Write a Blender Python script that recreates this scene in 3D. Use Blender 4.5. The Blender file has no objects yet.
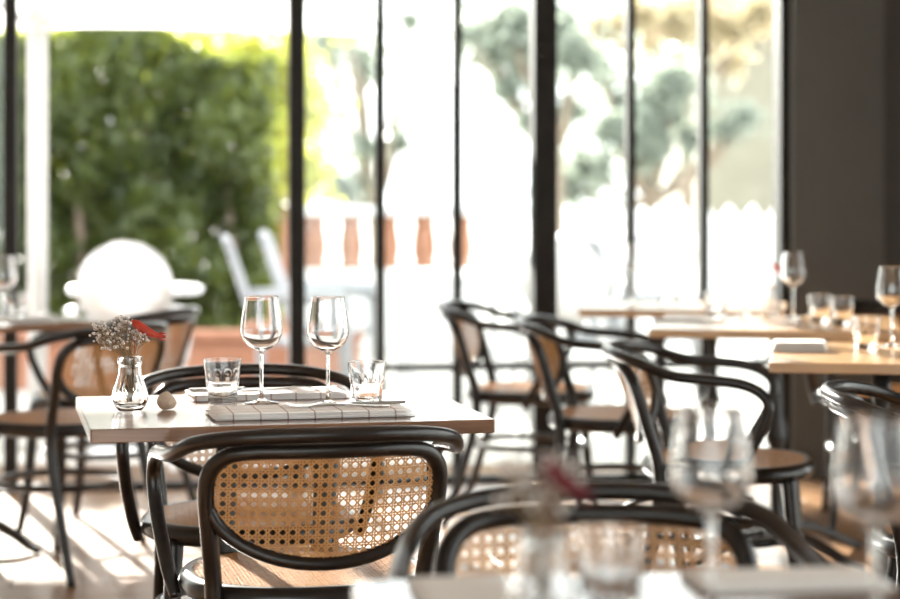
import bpy, math, random
from mathutils import Vector, Matrix, noise as mnoise
R = math.radians
PI = math.pi
random.seed(7)
scn = bpy.context.scene
C = scn.collection

# ------------------------------------------------------------------ camera, world, sun, exposure
F_PX, HOR, HC = 2125.0, 180.0, 1.205
cam_d = bpy.data.cameras.new('camera')
cam = bpy.data.objects.new('camera', cam_d); C.objects.link(cam)
cam.location = (0, 0, HC); cam.rotation_euler = (R(90), 0, 0)
cam_d.sensor_width = 36; cam_d.lens = 85; cam_d.shift_y = -(299.5 - HOR) / 900
cam_d.clip_end = 300; cam_d.clip_start = 0.05
cam_d.dof.use_dof = True; cam_d.dof.focus_distance = 4.12; cam_d.dof.aperture_fstop = 2.4
scn.camera = cam

w = bpy.data.worlds.new('hazy_sky'); scn.world = w; w.use_nodes = True
bg = w.node_tree.nodes['Background']
bg.inputs['Color'].default_value = (0.98, 1.0, 1.0, 1); bg.inputs['Strength'].default_value = 2.5

sun_d = bpy.data.lights.new('sun', 'SUN'); sun = bpy.data.objects.new('sun', sun_d); C.objects.link(sun)
sun_d.energy = 21.0; sun_d.angle = R(0.8); sun_d.color = (1.0, 0.95, 0.88)
SUN_DIR = Vector((0.33, -0.90, -0.338)).normalized()
sun.rotation_euler = SUN_DIR.to_track_quat('-Z', 'Y').to_euler()
sun.location = (-6, 20, 14)

vs = scn.view_settings
vs.view_transform = 'Standard'; vs.look = 'None'; vs.gamma = 1.0; vs.use_curve_mapping = False
vs.exposure = 0.95

# ------------------------------------------------------------------ materials
MATS = {}
def mat(name, col, rough=0.5, metal=0.0, spec=0.5, coat=0.0, coat_rough=0.1):
    m = bpy.data.materials.new(name); m.use_nodes = True
    b = m.node_tree.nodes['Principled BSDF']
    b.inputs['Base Color'].default_value = (*col, 1)
    b.inputs['Roughness'].default_value = rough; b.inputs['Metallic'].default_value = metal
    b.inputs['Specular IOR Level'].default_value = spec
    b.inputs['Coat Weight'].default_value = coat; b.inputs['Coat Roughness'].default_value = coat_rough
    MATS[name] = m
    return m, m.node_tree, b
def noise_col(nt, b, c1, c2, scale=(1, 1, 1), nscale=5.0, detail=4, coord='Object', rnd=0.0, lo=0.3, hi=0.7):
    N, L = nt.nodes, nt.links
    tc = N.new('ShaderNodeTexCoord'); mp = N.new('ShaderNodeMapping'); mp.inputs['Scale'].default_value = scale
    no = N.new('ShaderNodeTexNoise'); no.inputs['Scale'].default_value = nscale; no.inputs['Detail'].default_value = detail
    cr = N.new('ShaderNodeValToRGB')
    cr.color_ramp.elements[0].color = (*c1, 1); cr.color_ramp.elements[1].color = (*c2, 1)
    cr.color_ramp.elements[0].position = lo; cr.color_ramp.elements[1].position = hi
    L.new(tc.outputs[coord], mp.inputs['Vector'])
    vec = mp.outputs['Vector']
    if rnd:
        oi = N.new('ShaderNodeObjectInfo'); va = N.new('ShaderNodeVectorMath'); va.operation = 'ADD'
        ml = N.new('ShaderNodeMath'); ml.operation = 'MULTIPLY'; ml.inputs[1].default_value = 37.0
        L.new(oi.outputs['Random'], ml.inputs[0]); L.new(vec, va.inputs[0]); L.new(ml.outputs[0], va.inputs[1])
        vec = va.outputs[0]
    L.new(vec, no.inputs['Vector']); L.new(no.outputs['Fac'], cr.inputs['Fac'])
    out = cr.outputs['Color']
    if rnd:
        hsv = N.new('ShaderNodeHueSaturation'); mr = N.new('ShaderNodeMapRange')
        mr.inputs['To Min'].default_value = 1 - rnd; mr.inputs['To Max'].default_value = 1 + rnd
        L.new(oi.outputs['Random'], mr.inputs['Value']); L.new(mr.outputs[0], hsv.inputs['Value']); L.new(out, hsv.inputs['Color'])
        out = hsv.outputs['Color']
    L.new(out, b.inputs['Base Color'])
    return no
def bump(nt, b, no, strength=0.1, dist=0.002):
    bp = nt.nodes.new('ShaderNodeBump'); bp.inputs['Strength'].default_value = strength; bp.inputs['Distance'].default_value = dist
    nt.links.new(no.outputs['Fac'], bp.inputs['Height']); nt.links.new(bp.outputs['Normal'], b.inputs['Normal'])

m, nt, b = mat('dark_bentwood', (0.012, 0.008, 0.006), 0.30, spec=0.38, coat=0.12, coat_rough=0.12)
noise_col(nt, b, (0.005, 0.0035, 0.003), (0.013, 0.008, 0.006), (3, 3, 14), 6)
m, nt, b = mat('cane', (0.50, 0.30, 0.13), 0.34, coat=0.3, coat_rough=0.2)
noise_col(nt, b, (0.40, 0.185, 0.060), (0.54, 0.29, 0.11), (1, 1, 1), 60)
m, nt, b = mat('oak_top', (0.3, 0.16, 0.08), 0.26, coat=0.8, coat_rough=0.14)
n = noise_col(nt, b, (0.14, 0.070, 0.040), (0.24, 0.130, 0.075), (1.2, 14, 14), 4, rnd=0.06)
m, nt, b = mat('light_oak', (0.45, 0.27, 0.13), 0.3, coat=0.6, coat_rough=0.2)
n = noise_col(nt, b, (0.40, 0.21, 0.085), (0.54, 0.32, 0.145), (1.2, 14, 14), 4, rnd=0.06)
m, nt, b = mat('cast_iron', (0.012, 0.012, 0.013), 0.45, 0.0)
n = noise_col(nt, b, (0.010, 0.010, 0.011), (0.02, 0.019, 0.018), (1, 1, 1), 40); bump(nt, b, n, 0.2)
m, nt, b = mat('floor_oak', (0.30, 0.17, 0.09), 0.28, coat=0.6, coat_rough=0.18)
n = noise_col(nt, b, (0.24, 0.125, 0.06), (0.40, 0.23, 0.125), (1.5, 16, 16), 3, rnd=0.22); bump(nt, b, n, 0.08)
m, nt, b = mat('floor_gap', (0.12, 0.07, 0.04), 0.8); noise_col(nt, b, (0.10, 0.055, 0.03), (0.15, 0.09, 0.05))
m, nt, b = mat('grey_plaster', (0.075, 0.072, 0.066), 0.6)
n = noise_col(nt, b, (0.098, 0.101, 0.098), (0.117, 0.120, 0.116), (1, 1, 1), 3); bump(nt, b, n, 0.05)
m, nt, b = mat('dark_plaster', (0.05, 0.045, 0.04), 0.6)
n = noise_col(nt, b, (0.062, 0.059, 0.055), (0.075, 0.071, 0.067), (1, 1, 1), 3)
m, nt, b = mat('pale_plaster', (0.62, 0.58, 0.54), 0.8)
n = noise_col(nt, b, (0.58, 0.55, 0.51), (0.66, 0.62, 0.58), (1, 1, 1), 2)
m, nt, b = mat('black_steel', (0.012, 0.011, 0.011), 0.55, spec=0.25)
n = noise_col(nt, b, (0.010, 0.0095, 0.0095), (0.016, 0.015, 0.014), (1, 1, 1), 12)
m, nt, b = mat('steel', (0.62, 0.60, 0.60), 0.22, 1.0)
n = noise_col(nt, b, (0.56, 0.55, 0.55), (0.66, 0.64, 0.64), (1, 1, 20), 20)
m, nt, b = mat('stone', (0.45, 0.33, 0.24), 0.7)
n = noise_col(nt, b, (0.36, 0.25, 0.18), (0.56, 0.44, 0.34), (1, 1, 1), 60); bump(nt, b, n, 0.25)
m, nt, b = mat('dry_stem', (0.26, 0.17, 0.09), 0.7); noise_col(nt, b, (0.20, 0.13, 0.06), (0.33, 0.22, 0.12), nscale=90)
m, nt, b = mat('dry_head', (0.55, 0.48, 0.42), 0.7); noise_col(nt, b, (0.30, 0.22, 0.19), (0.80, 0.76, 0.72), nscale=260, lo=0.38, hi=0.6)
m, nt, b = mat('red_petal', (0.55, 0.05, 0.02), 0.5); noise_col(nt, b, (0.30, 0.014, 0.008), (0.50, 0.05, 0.02), nscale=70)
m, nt, b = mat('burgundy_petal', (0.22, 0.02, 0.03), 0.5); noise_col(nt, b, (0.08, 0.006, 0.012), (0.15, 0.012, 0.022), nscale=70)
m, nt, b = mat('white_plastic', (0.80, 0.81, 0.83), 0.3); noise_col(nt, b, (0.78, 0.79, 0.81), (0.83, 0.84, 0.86), nscale=4)
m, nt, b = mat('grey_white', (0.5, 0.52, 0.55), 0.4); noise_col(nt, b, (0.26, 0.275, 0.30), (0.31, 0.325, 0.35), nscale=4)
m, nt, b = mat('frosted_plastic', (0.86, 0.87, 0.88), 0.25); noise_col(nt, b, (0.84, 0.85, 0.86), (0.89, 0.90, 0.91), nscale=4)
b.inputs['Transmission Weight'].default_value = 0.35
m, nt, b = mat('pale_metal', (0.5, 0.5, 0.5), 0.45); noise_col(nt, b, (0.50, 0.49, 0.48), (0.56, 0.55, 0.54), nscale=6)
m, nt, b = mat('terracotta', (0.50, 0.20, 0.10), 0.8); n = noise_col(nt, b, (0.27, 0.12, 0.07), (0.36, 0.17, 0.105), nscale=8); bump(nt, b, n, 0.2)
m, nt, b = mat('terrace', (0.62, 0.59, 0.55), 0.8); n = noise_col(nt, b, (0.42, 0.40, 0.37), (0.52, 0.50, 0.47), nscale=1.5)
m, nt, b = mat('bark', (0.20, 0.16, 0.12), 0.9); n = noise_col(nt, b, (0.15, 0.12, 0.09), (0.27, 0.22, 0.17), (1, 1, 0.3), 9); bump(nt, b, n, 0.5)
m, nt, b = mat('cream_render', (0.60, 0.56, 0.46), 0.9); noise_col(nt, b, (0.20, 0.19, 0.145), (0.25, 0.24, 0.19), nscale=2)
m, nt, b = mat('roof_tile', (0.40, 0.20, 0.13), 0.9); noise_col(nt, b, (0.34, 0.16, 0.10), (0.46, 0.25, 0.17), nscale=3)

def cloth_mat(name, base, line):
    m, nt, b = mat(name, base, 0.85)
    N, L = nt.nodes, nt.links
    tc = N.new('ShaderNodeTexCoord'); sx = N.new('ShaderNodeSeparateXYZ'); L.new(tc.outputs['Object'], sx.inputs[0])
    facs = []
    for ax, per in (('X', 0.052), ('Y', 0.052)):
        md = N.new('ShaderNodeMath'); md.operation = 'PINGPONG'; md.inputs[1].default_value = per / 2
        L.new(sx.outputs[ax], md.inputs[0])
        lt = N.new('ShaderNodeMath'); lt.operation = 'LESS_THAN'; lt.inputs[1].default_value = 0.0013
        L.new(md.outputs[0], lt.inputs[0]); facs.append(lt)
    mx = N.new('ShaderNodeMath'); mx.operation = 'MAXIMUM'
    L.new(facs[0].outputs[0], mx.inputs[0]); L.new(facs[1].outputs[0], mx.inputs[1])
    mi = N.new('ShaderNodeMix'); mi.data_type = 'RGBA'
    mi.inputs[6].default_value = (*base, 1); mi.inputs[7].default_value = (*line, 1)
    L.new(mx.outputs[0], mi.inputs[0]); L.new(mi.outputs[2], b.inputs['Base Color'])
    no = N.new('ShaderNodeTexNoise'); no.inputs['Scale'].default_value = 900; L.new(tc.outputs['Object'], no.inputs['Vector'])
    bump(nt, b, no, 0.25, 0.001)
cloth_mat('check_linen', (0.88, 0.84, 0.82), (0.42, 0.27, 0.25))
m, nt, b = mat('plain_linen', (0.74, 0.71, 0.68), 0.9); n = noise_col(nt, b, (0.70, 0.67, 0.64), (0.78, 0.75, 0.72), nscale=300); bump(nt, b, n, 0.2)

def glass_mat(name, col, ior=1.5):
    m, nt, b = mat(name, col, 0.0)
    b.inputs['Transmission Weight'].default_value = 1.0; b.inputs['IOR'].default_value = ior
    return m
glass_mat('clear_glass', (0.99, 0.99, 0.99))
m = bpy.data.materials.new('window_glass'); m.use_nodes = True; nt = m.node_tree; nt.nodes.clear()
o_ = nt.nodes.new('ShaderNodeOutputMaterial'); mx = nt.nodes.new('ShaderNodeMixShader'); fr = nt.nodes.new('ShaderNodeFresnel')
fr.inputs['IOR'].default_value = 1.45
tr = nt.nodes.new('ShaderNodeBsdfTransparent'); tr.inputs['Color'].default_value = (0.95, 0.97, 0.96, 1)
gl = nt.nodes.new('ShaderNodeBsdfGlossy'); gl.inputs['Roughness'].default_value = 0.0
nt.links.new(fr.outputs[0], mx.inputs[0]); nt.links.new(tr.outputs[0], mx.inputs[1]); nt.links.new(gl.outputs[0], mx.inputs[2]); nt.links.new(mx.outputs[0], o_.inputs[0])
MATS['window_glass'] = m
def leaf_mat(name, c1, c2, trans, k=0.5, nscale=1.2):
    m = bpy.data.materials.new(name); m.use_nodes = True; nt = m.node_tree; nt.nodes.clear()
    N, L = nt.nodes, nt.links
    o_ = N.new('ShaderNodeOutputMaterial'); mx = N.new('ShaderNodeMixShader'); mx.inputs[0].default_value = k
    d = N.new('ShaderNodeBsdfPrincipled'); d.inputs['Roughness'].default_value = 0.45
    t = N.new('ShaderNodeBsdfTranslucent'); t.inputs['Color'].default_value = (*trans, 1)
    noise_col(nt, d, c1, c2, nscale=nscale, detail=6)
    L.new(d.outputs[0], mx.inputs[1]); L.new(t.outputs[0], mx.inputs[2]); L.new(mx.outputs[0], o_.inputs[0])
    MATS[name] = m
leaf_mat('hedge_leaf', (0.022, 0.040, 0.014), (0.10, 0.135, 0.04), (0.24, 0.28, 0.035), 0.30, 1.8)
leaf_mat('shrub_leaf', (0.20, 0.24, 0.06), (0.36, 0.38, 0.10), (0.60, 0.60, 0.10), 0.5)
leaf_mat('tree_leaf', (0.17, 0.21, 0.18), (0.27, 0.31, 0.28), (0.38, 0.42, 0.34), 0.45)
leaf_mat('autumn_leaf', (0.32, 0.27, 0.17), (0.42, 0.36, 0.24), (0.48, 0.41, 0.25), 0.45)
def fabric_mat(name, col, k):
    m = bpy.data.materials.new(name); m.use_nodes = True; nt = m.node_tree; nt.nodes.clear()
    N, L = nt.nodes, nt.links
    o_ = N.new('ShaderNodeOutputMaterial'); mx = N.new('ShaderNodeMixShader'); mx.inputs[0].default_value = k
    d = N.new('ShaderNodeBsdfPrincipled'); d.inputs['Roughness'].default_value = 0.9
    noise_col(nt, d, tuple(c * 0.97 for c in col), col, nscale=3)
    t = N.new('ShaderNodeBsdfTranslucent'); t.inputs['Color'].default_value = (*col, 1)
    L.new(d.outputs[0], mx.inputs[1]); L.new(t.outputs[0], mx.inputs[2]); L.new(mx.outputs[0], o_.inputs[0]); MATS[name] = m
fabric_mat('canopy_fabric', (0.84, 0.84, 0.82), 0.4)

# ------------------------------------------------------------------ mesh helpers
class MB:
    def __init__(s): s.v = []; s.f = []; s.sm = []
    def add(s, vs, fs, smooth=False):
        o = len(s.v); s.v += [tuple(p) for p in vs]; s.f += [tuple(i + o for i in f) for f in fs]; s.sm += [smooth] * len(fs)
    def box(s, lo, hi, M=None):
        x0, y0, z0 = lo; x1, y1, z1 = hi
        vs = [Vector(p) for p in ((x0,y0,z0),(x1,y0,z0),(x1,y1,z0),(x0,y1,z0),(x0,y0,z1),(x1,y0,z1),(x1,y1,z1),(x0,y1,z1))]
        if M: vs = [M @ p for p in vs]
        s.add(vs, [(0,3,2,1),(4,5,6,7),(0,1,5,4),(1,2,6,5),(2,3,7,6),(3,0,4,7)])
    def cbox(s, lo, hi, c):            # box with chamfered edges
        x0, y0, z0 = lo; x1, y1, z1 = hi
        vs = []; ring = []
        def loop(z, i):
            return [(x0+i+c*(i==0),y0+i,z),(x1-i-c*(i==0),y0+i,z),(x1-i,y0+i+c*(i==0),z),(x1-i,y1-i-c*(i==0),z),(x1-i-c*(i==0),y1-i,z),(x0+i+c*(i==0),y1-i,z),(x0+i,y1-i-c*(i==0),z),(x0+i,y0+i+c*(i==0),z)]
        def loop2(z, i):
            d = c * 1.0
            return [(x0+i+d,y0+i,z),(x1-i-d,y0+i,z),(x1-i,y0+i+d,z),(x1-i,y1-i-d,z),(x1-i-d,y1-i,z),(x0+i+d,y1-i,z),(x0+i,y1-i-d,z),(x0+i,y0+i+d,z)]
        L = [loop2(z0, c*0.6), loop2(z0 + c*0.6, 0), loop2(z1 - c*0.6, 0), loop2(z1, c*0.6)]
        for l in L: vs += l
        fs = [tuple(range(7, -1, -1)), tuple(range(24, 32))]
        for k in range(3):
            for i in range(8):
                j = (i + 1) % 8; fs.append((k*8+i, k*8+j, k*8+8+j, k*8+8+i))
        s.add(vs, fs)
    def tube(s, pts, rad, n=10, closed=False, flat=None, caps=True):
        pts = [Vector(p) for p in pts]; k = len(pts)
        if not hasattr(rad, '__len__'): rad = [rad] * k
        T = []
        for i in range(k):
            a = pts[(i - 1) % k] if (closed or i > 0) else pts[i]
            c = pts[(i + 1) % k] if (closed or i < k - 1) else pts[i]
            T.append((c - a).normalized())
        up = Vector((0, 0, 1)) if abs(T[0].z) < 0.9 else Vector((0, 1, 0))
        nrm = (up - T[0] * up.dot(T[0])).normalized(); vs = []
        for i in range(k):
            if flat: nrm = Vector((0, 0, 1))
            nrm = (nrm - T[i] * nrm.dot(T[i])).normalized(); bi = T[i].cross(nrm)
            ru, rv = (rad[i], rad[i]) if not flat else (flat[0], flat[1])
            for j in range(n):
                a = 2 * PI * j / n
                vs.append(pts[i] + nrm * (math.sin(a) * ru) + bi * (math.cos(a) * rv))
        fs = []
        for i in range(k if closed else k - 1):
            for j in range(n):
                a, b2 = i * n + j, i * n + (j + 1) % n; c, d = ((i + 1) % k) * n + (j + 1) % n, ((i + 1) % k) * n + j
                fs.append((a, d, c, b2))
        if not closed and caps:
            fs.append(tuple(range(0, n))); fs.append(tuple(range((k - 1) * n + n - 1, (k - 1) * n - 1, -1)))
        s.add(vs, fs, True)
    def lathe(s, prof, n=32, M=None, mod=None):
        vs = []; k = len(prof)
        for i, (r, z) in enumerate(prof):
            for j in range(n):
                a = 2 * PI * j / n; rr = r * (mod(i, a) if mod else 1.0)
                p = Vector((rr * math.cos(a), rr * math.sin(a), z)); vs.append(M @ p if M else p)
        fs = []
        for i in range(k - 1):
            for j in range(n):
                fs.append((i*n+j, i*n+(j+1) % n, (i+1)*n+(j+1) % n, (i+1)*n+j))
        fs.append(tuple(range(n - 1, -1, -1))); fs.append(tuple(range((k-1)*n, k*n)))
        s.add(vs, fs, True)
    def sphere(s, c, r, seg=6, rings=4, sc=(1, 1, 1)):
        c = Vector(c); vs = [c + Vector((0, 0, -r * sc[2]))]; fs = []
        for i in range(1, rings):
            ph = -PI / 2 + PI * i / rings
            for j in range(seg):
                a = 2 * PI * j / seg
                vs.append(c + Vector((r*sc[0]*math.cos(ph)*math.cos(a), r*sc[1]*math.cos(ph)*math.sin(a), r*sc[2]*math.sin(ph))))
        vs.append(c + Vector((0, 0, r * sc[2])))
        for j in range(seg):
            fs.append((0, 1 + (j + 1) % seg, 1 + j))
            fs.append((len(vs) - 1, 1 + (rings-2)*seg + j, 1 + (rings-2)*seg + (j+1) % seg))
        for i in range(rings - 2):
            for j in range(seg):
                fs.append((1+i*seg+j, 1+i*seg+(j+1) % seg, 1+(i+1)*seg+(j+1) % seg, 1+(i+1)*seg+j))
        s.add(vs, fs, True)
    def mesh(s, name, m):
        me = bpy.data.meshes.new(name); me.from_pydata(s.v, [], s.f); me.update()
        me.polygons.foreach_set('use_smooth', s.sm)
        me.materials.append(MATS[m]); return me
    def build(s, name, m, parent=None):
        o = bpy.data.objects.new(name, s.mesh(name, m)); C.objects.link(o)
        if parent: o.parent = parent
        return o
def smooth_path(P, sub=6, closed=False):
    P = [Vector(p) for p in P]; k = len(P); out = []
    rng = k if closed else k - 1
    for i in range(rng):
        p0 = P[(i-1) % k] if (closed or i > 0) else P[0]; p1 = P[i]; p2 = P[(i+1) % k]
        p3 = P[(i+2) % k] if (closed or i < k - 2) else P[-1]
        for j in range(sub):
            t = j / sub
            out.append(0.5 * ((2*p1) + (p2-p0)*t + (2*p0-5*p1+4*p2-p3)*t*t + (3*p1-p0-3*p2+p3)*t**3))
    if not closed: out.append(P[-1])
    return out
def smooth_vals(V, sub=6):
    out = []
    for i in range(len(V) - 1):
        for j in range(sub): out.append(V[i] + (V[i+1] - V[i]) * j / sub)
    return out + [V[-1]]
def tag(o, label=None, cat=None, group=None, kind=None):
    if label: o['label'] = label
    if cat: o['category'] = cat
    if group: o['group'] = group
    if kind: o['kind'] = kind
    return o
def thing(name, label, cat, loc=(0, 0, 0), rz=0, group=None):
    o = bpy.data.objects.new(name, None); C.objects.link(o); o.location = loc; o.rotation_euler = (0, 0, rz)
    o.empty_display_size = 0.1
    return tag(o, label, cat, group)
def copy_tree(o, parent=None):
    c = o.copy(); C.objects.link(c); c.parent = parent
    for ch in list(o.children): copy_tree(ch, c)
    return c
def place(proto, loc, rz, label, used=[]):
    o = proto if proto.name not in used else copy_tree(proto)
    used.append(proto.name)
    o.location = loc; o.rotation_euler = (0, 0, rz); o['label'] = label
    return o
def at(x, y, z):           # pixel of a point known to lie at height z
    s = (y - HOR) / (HC - z); return Vector(((x - 450) / s, F_PX / s, z))
def atY(x, y, Y):          # pixel of a point known to lie at distance Y
    s = F_PX / Y; return Vector(((x - 450) / s, Y, HC - (y - HOR) / s))

# ------------------------------------------------------------------ setting: floor, walls, windows
WA = math.atan2(0.28, 1.925)                      # the window wall recedes a little to the right
W0 = Vector((-0.605, 8.40, 0)); WU = Vector((math.cos(WA), math.sin(WA), 0)); WN = Vector((-WU.y, WU.x, 0))
def on_wall(px):                                  # distance along the window wall for a picture column
    k = (px - 450) / F_PX
    return (k * W0.y - W0.x) / (WU.x - k * WU.y)
WM = Matrix.Translation(W0) @ Matrix.Rotation(WA, 4, 'Z')
CEIL = 2.95; HEAD = 2.35  # HEAD lies out of view, set low so the sun misses the main table
fl = MB(); fl.box((-4.6, -3.2, -0.30), (3.3, 9.2, -0.025)); floor = fl.build('floor', 'floor_gap'); tag(floor, kind='structure')
pl = MB(); pl.cbox((-0.985, -0.0785, -0.022), (0.985, 0.0785, 0), 0.0025); plank_me = pl.mesh('plank', 'floor_oak')
FM = Matrix.Rotation(WA, 4, 'Z'); CW, SW = math.cos(WA), math.sin(WA)
for row in range(76):
    yy = -3.6 + row * 0.16
    if yy + 0.08 > W0.dot(WN) - 0.035: break
    lo = max((-4.39 + yy * SW) / CW, -1e9); hi = (2.49 + yy * SW) / CW
    lo = max(lo, (-3.1 - yy * CW + 0.08) / SW)             # rear glazing
    x0 = lo - (row * 0.83) % 2.3
    while x0 < hi:
        a_, b_ = max(x0, lo), min(x0 + 2.4, hi); x0 += 2.4
        if b_ - a_ < 0.12: continue
        o = bpy.data.objects.new('plank', plank_me); C.objects.link(o); o.parent = floor
        o.location = FM @ Vector(((a_ + b_) / 2, yy, 0)); o.rotation_euler = (0, 0, WA)
        o.scale = ((b_ - a_ - 0.004) / 1.97, 1, 1)
ce = MB(); ce.box((-4.6, -3.2, CEIL), (3.3, 9.05, CEIL + 0.2)); tag(ce.build('ceiling', 'pale_plaster'), kind='structure')
wl = MB(); wl.box((-4.6, -3.2, -0.02), (-4.4, 8.0, CEIL)); tag(wl.build('wall_left', 'pale_plaster'), kind='structure')

# dark wall to the right of the window bays
uL, u1_, u2_, u3_ = on_wall(11), on_wall(296.5), on_wall(543.5), on_wall(781)
a0, a1 = on_wall(786), on_wall(876)
wf = MB(); wf.box((a0, -0.10, -0.02), (a1, 0.12, CEIL), WM); tag(wf.build('wall_front', 'grey_plaster'), kind='structure')
wf = MB(); wf.box((uL - 3.0, -0.09, HEAD), (a0, 0.10, CEIL), WM); tag(wf.build('wall_front_shading_lintel', 'grey_plaster'), kind='structure')  # unseen lintel, added above the bays to block sun from the main table
wf = MB(); wf.box((a1, -0.06, -0.02), (a1 + 1.4, 0.12, CEIL), WM); tag(wf.build('wall_front_return', 'dark_plaster'), kind='structure')

def window_bay(n, u0, u1, mull, w0, rail=None, M=WM, top=CEIL, pw=None, glazed=True):
    o = bpy.data.objects.new(('window_%d' if glazed else 'door_%d') % n, None); C.objects.link(o); tag(o, kind='structure')
    fr = MB(); fr.box((u0, -0.035, -0.02), (u1, 0.035, 0.022), M); fr.box((u0, -0.035, top - 0.09), (u1, 0.035, top), M); fr.build('window_frame', 'black_steel', o)
    po = MB(); po.box((u0 - w0 / 2, -0.05, -0.02), (u0 + w0 / 2, 0.05, top), M); po.build('post', 'black_steel', o)
    us = [u0] + list(mull) + [u1]
    for mu in mull:
        mb = MB(); mb.box((mu - 0.017, -0.03, 0.022), (mu + 0.017, 0.03, top - 0.09), M); mb.build('mullion', 'black_steel', o)
    for i in range(len(us) - 1 if glazed else 0):
        g0 = us[i] + (w0 / 2 if i == 0 else 0.017); g1 = us[i + 1] - (0.045 if i == len(us) - 2 else 0.017)
        if pw: g1 = us[i + 1] - pw / 2 if i == len(us) - 2 else g1
        r = rail if (rail and i in rail[1]) else None
        if r:
            mb = MB(); mb.box((g0, -0.025, r[0] - 0.014), (g1, 0.025, r[0] + 0.014), M); mb.build('transom', 'black_steel', o)
            mb = MB(); mb.box((g0, -0.003, 0.022), (g1, 0.003, r[0] - 0.014), M); mb.build('pane', 'window_glass', o)
            mb = MB(); mb.box((g0, -0.003, r[0] + 0.014), (g1, 0.003, top - 0.09), M); mb.build('pane', 'window_glass', o)
        else:
            mb = MB(); mb.box((g0, -0.003, 0.022), (g1, 0.003, top - 0.09), M); mb.build('pane', 'window_glass', o)
    return o
window_bay(1, uL - 1.12, uL, [], 0.07, pw=0.05, top=HEAD)
window_bay(1, uL, u1_, [], 0.05, pw=0.06, top=HEAD, glazed=False)      # the door bay stands open
window_bay(2, u1_, u2_, [on_wall(380), on_wall(457)], 0.062, (0.46, (1, 2)), pw=0.095, top=HEAD)
window_bay(3, u2_, u3_, [on_wall(630), on_wall(703)], 0.095, (0.46, (0, 1, 2)), pw=0.04, top=HEAD)
window_bay(4, u3_, a0, [], 0.036, pw=0.004, top=HEAD)
window_bay(5, uL - 3.0, uL - 1.12, [uL - 2.1], 0.09, pw=0.07, top=HEAD)
# glazed right-hand side and rear of the room (daylight behind the camera)
MR = Matrix.Translation((2.55, -3.1, 0)) @ Matrix.Rotation(R(90), 4, 'Z')
window_bay(6, 0.2, 2.6, [1.0, 1.8], 0.10, M=MR); window_bay(7, 2.6, 5.0, [3.4, 4.2], 0.10, M=MR); window_bay(8, 5.0, 7.4, [5.8, 6.6], 0.10, M=MR); window_bay(12, 7.4, 10.1, [8.3, 9.2], 0.10, M=MR)
wr = MB(); wr.box((2.50, 7.05, -0.02), (2.62, 8.9, CEIL)); tag(wr.build('wall_right', 'dark_plaster'), kind='structure')
MBk = Matrix.Translation((-4.4, -3.1, 0))
window_bay(9, 0.1, 2.4, [0.9, 1.7], 0.10, M=MBk); window_bay(10, 2.4, 4.7, [3.2, 4.0], 0.10, M=MBk); window_bay(11, 4.7, 6.95, [5.5, 6.2], 0.10, M=MBk)

# ------------------------------------------------------------------ outdoors: terrace ground
g = MB(); g.box((-40, -30, -0.12), (40, 70, -0.06)); tag(g.build('terrace', 'terrace'), kind='structure')

# ------------------------------------------------------------------ bentwood armchair
SEAT_Z = 0.47
def yb(u, z): return -0.212 - (z - 0.46) * 0.33 + 1.3 * u * u
def outline():
    P = []
    for t in range(0, 13):                        # bottom arc from right to left
        a = PI * t / 12; P.append((0.205 * math.cos(a), 0.635 - 0.118 * math.sin(a)))
    cr = 0.06; zt = 0.722; uw = 0.212
    P += [(-uw, 0.65)]
    for t in range(0, 6):
        a = PI - (PI / 2) * t / 5; P.append((-uw + cr + cr * math.cos(a), zt - cr + cr * math.sin(a)))
    for t in range(0, 6):
        a = PI / 2 - (PI / 2) * t / 5; P.append((uw - cr + cr * math.cos(a), zt - cr + cr * math.sin(a)))
    P += [(uw, 0.65)]
    return P
def clip(poly, p, d):                             # interval of the line p + t d inside a convex polygon
    ts = []
    k = len(poly)
    for i in range(k):
        a, b2 = poly[i], poly[(i + 1) % k]; ex, ey = b2[0] - a[0], b2[1] - a[1]
        den = d[0] * ey - d[1] * ex
        if abs(den) < 1e-9: continue
        t = ((a[0] - p[0]) * ey - (a[1] - p[1]) * ex) / den
        q = ((a[0] - p[0]) * d[1] - (a[1] - p[1]) * d[0]) / den
        if -1e-6 <= q <= 1 + 1e-6: ts.append(t)
    if len(ts) < 2: return None
    return min(ts), max(ts)
def cane_mesh(name, poly, pitch, surf, nseg, w2=0.0024, off=0.0021, wd=0.0027, th=0.0009):
    mb = MB()
    us = [p[0] for p in poly]; vs_ = [p[1] for p in poly]
    cu, cv = (min(us) + max(us)) / 2, (min(vs_) + max(vs_)) / 2; Rr = max(max(us) - min(us), max(vs_) - min(vs_))
    lines = []
    n = int(Rr / pitch) + 2
    for i in range(-n, n + 1):
        for s in (-1, 1):
            lines.append(((cu + (i + 0.0) * pitch + s * off, cv), (0, 1), w2, 0.0))
            lines.append(((cu, cv + i * pitch + s * off), (1, 0), w2, 0.0008))
        q = math.sqrt(0.5)
        lines.append(((cu + (i + 0.5) * pitch, cv), (q, q), wd, 0.0016)); lines.append(((cu + (i + 0.5) * pitch, cv), (q, -q), wd, 0.0024))
    for p, d, wdt, lift in lines:
        r = clip(poly, p, d)
        if not r or r[1] - r[0] < 0.006: continue
        ns = max(1, int(math.ceil(nseg * abs(d[0]) * (r[1] - r[0]) / 0.4))) if nseg > 1 else 1
        V = []; Fc = []
        for j in range(ns + 1):
            t = r[0] + (r[1] - r[0]) * j / ns
            for s, hgt in ((-1, 0), (1, 0), (1, 1), (-1, 1)):
                u = p[0] + d[0] * t - d[1] * s * wdt / 2; v = p[1] + d[1] * t + d[0] * s * wdt / 2
                V.append(surf(u, v, lift + (th if hgt else 0)))
        for j in range(ns):
            for k2 in range(4):
                Fc.append((j*4+k2, j*4+(k2+1) % 4, (j+1)*4+(k2+1) % 4, (j+1)*4+k2))
        mb.add(V, Fc)
    return mb
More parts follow.
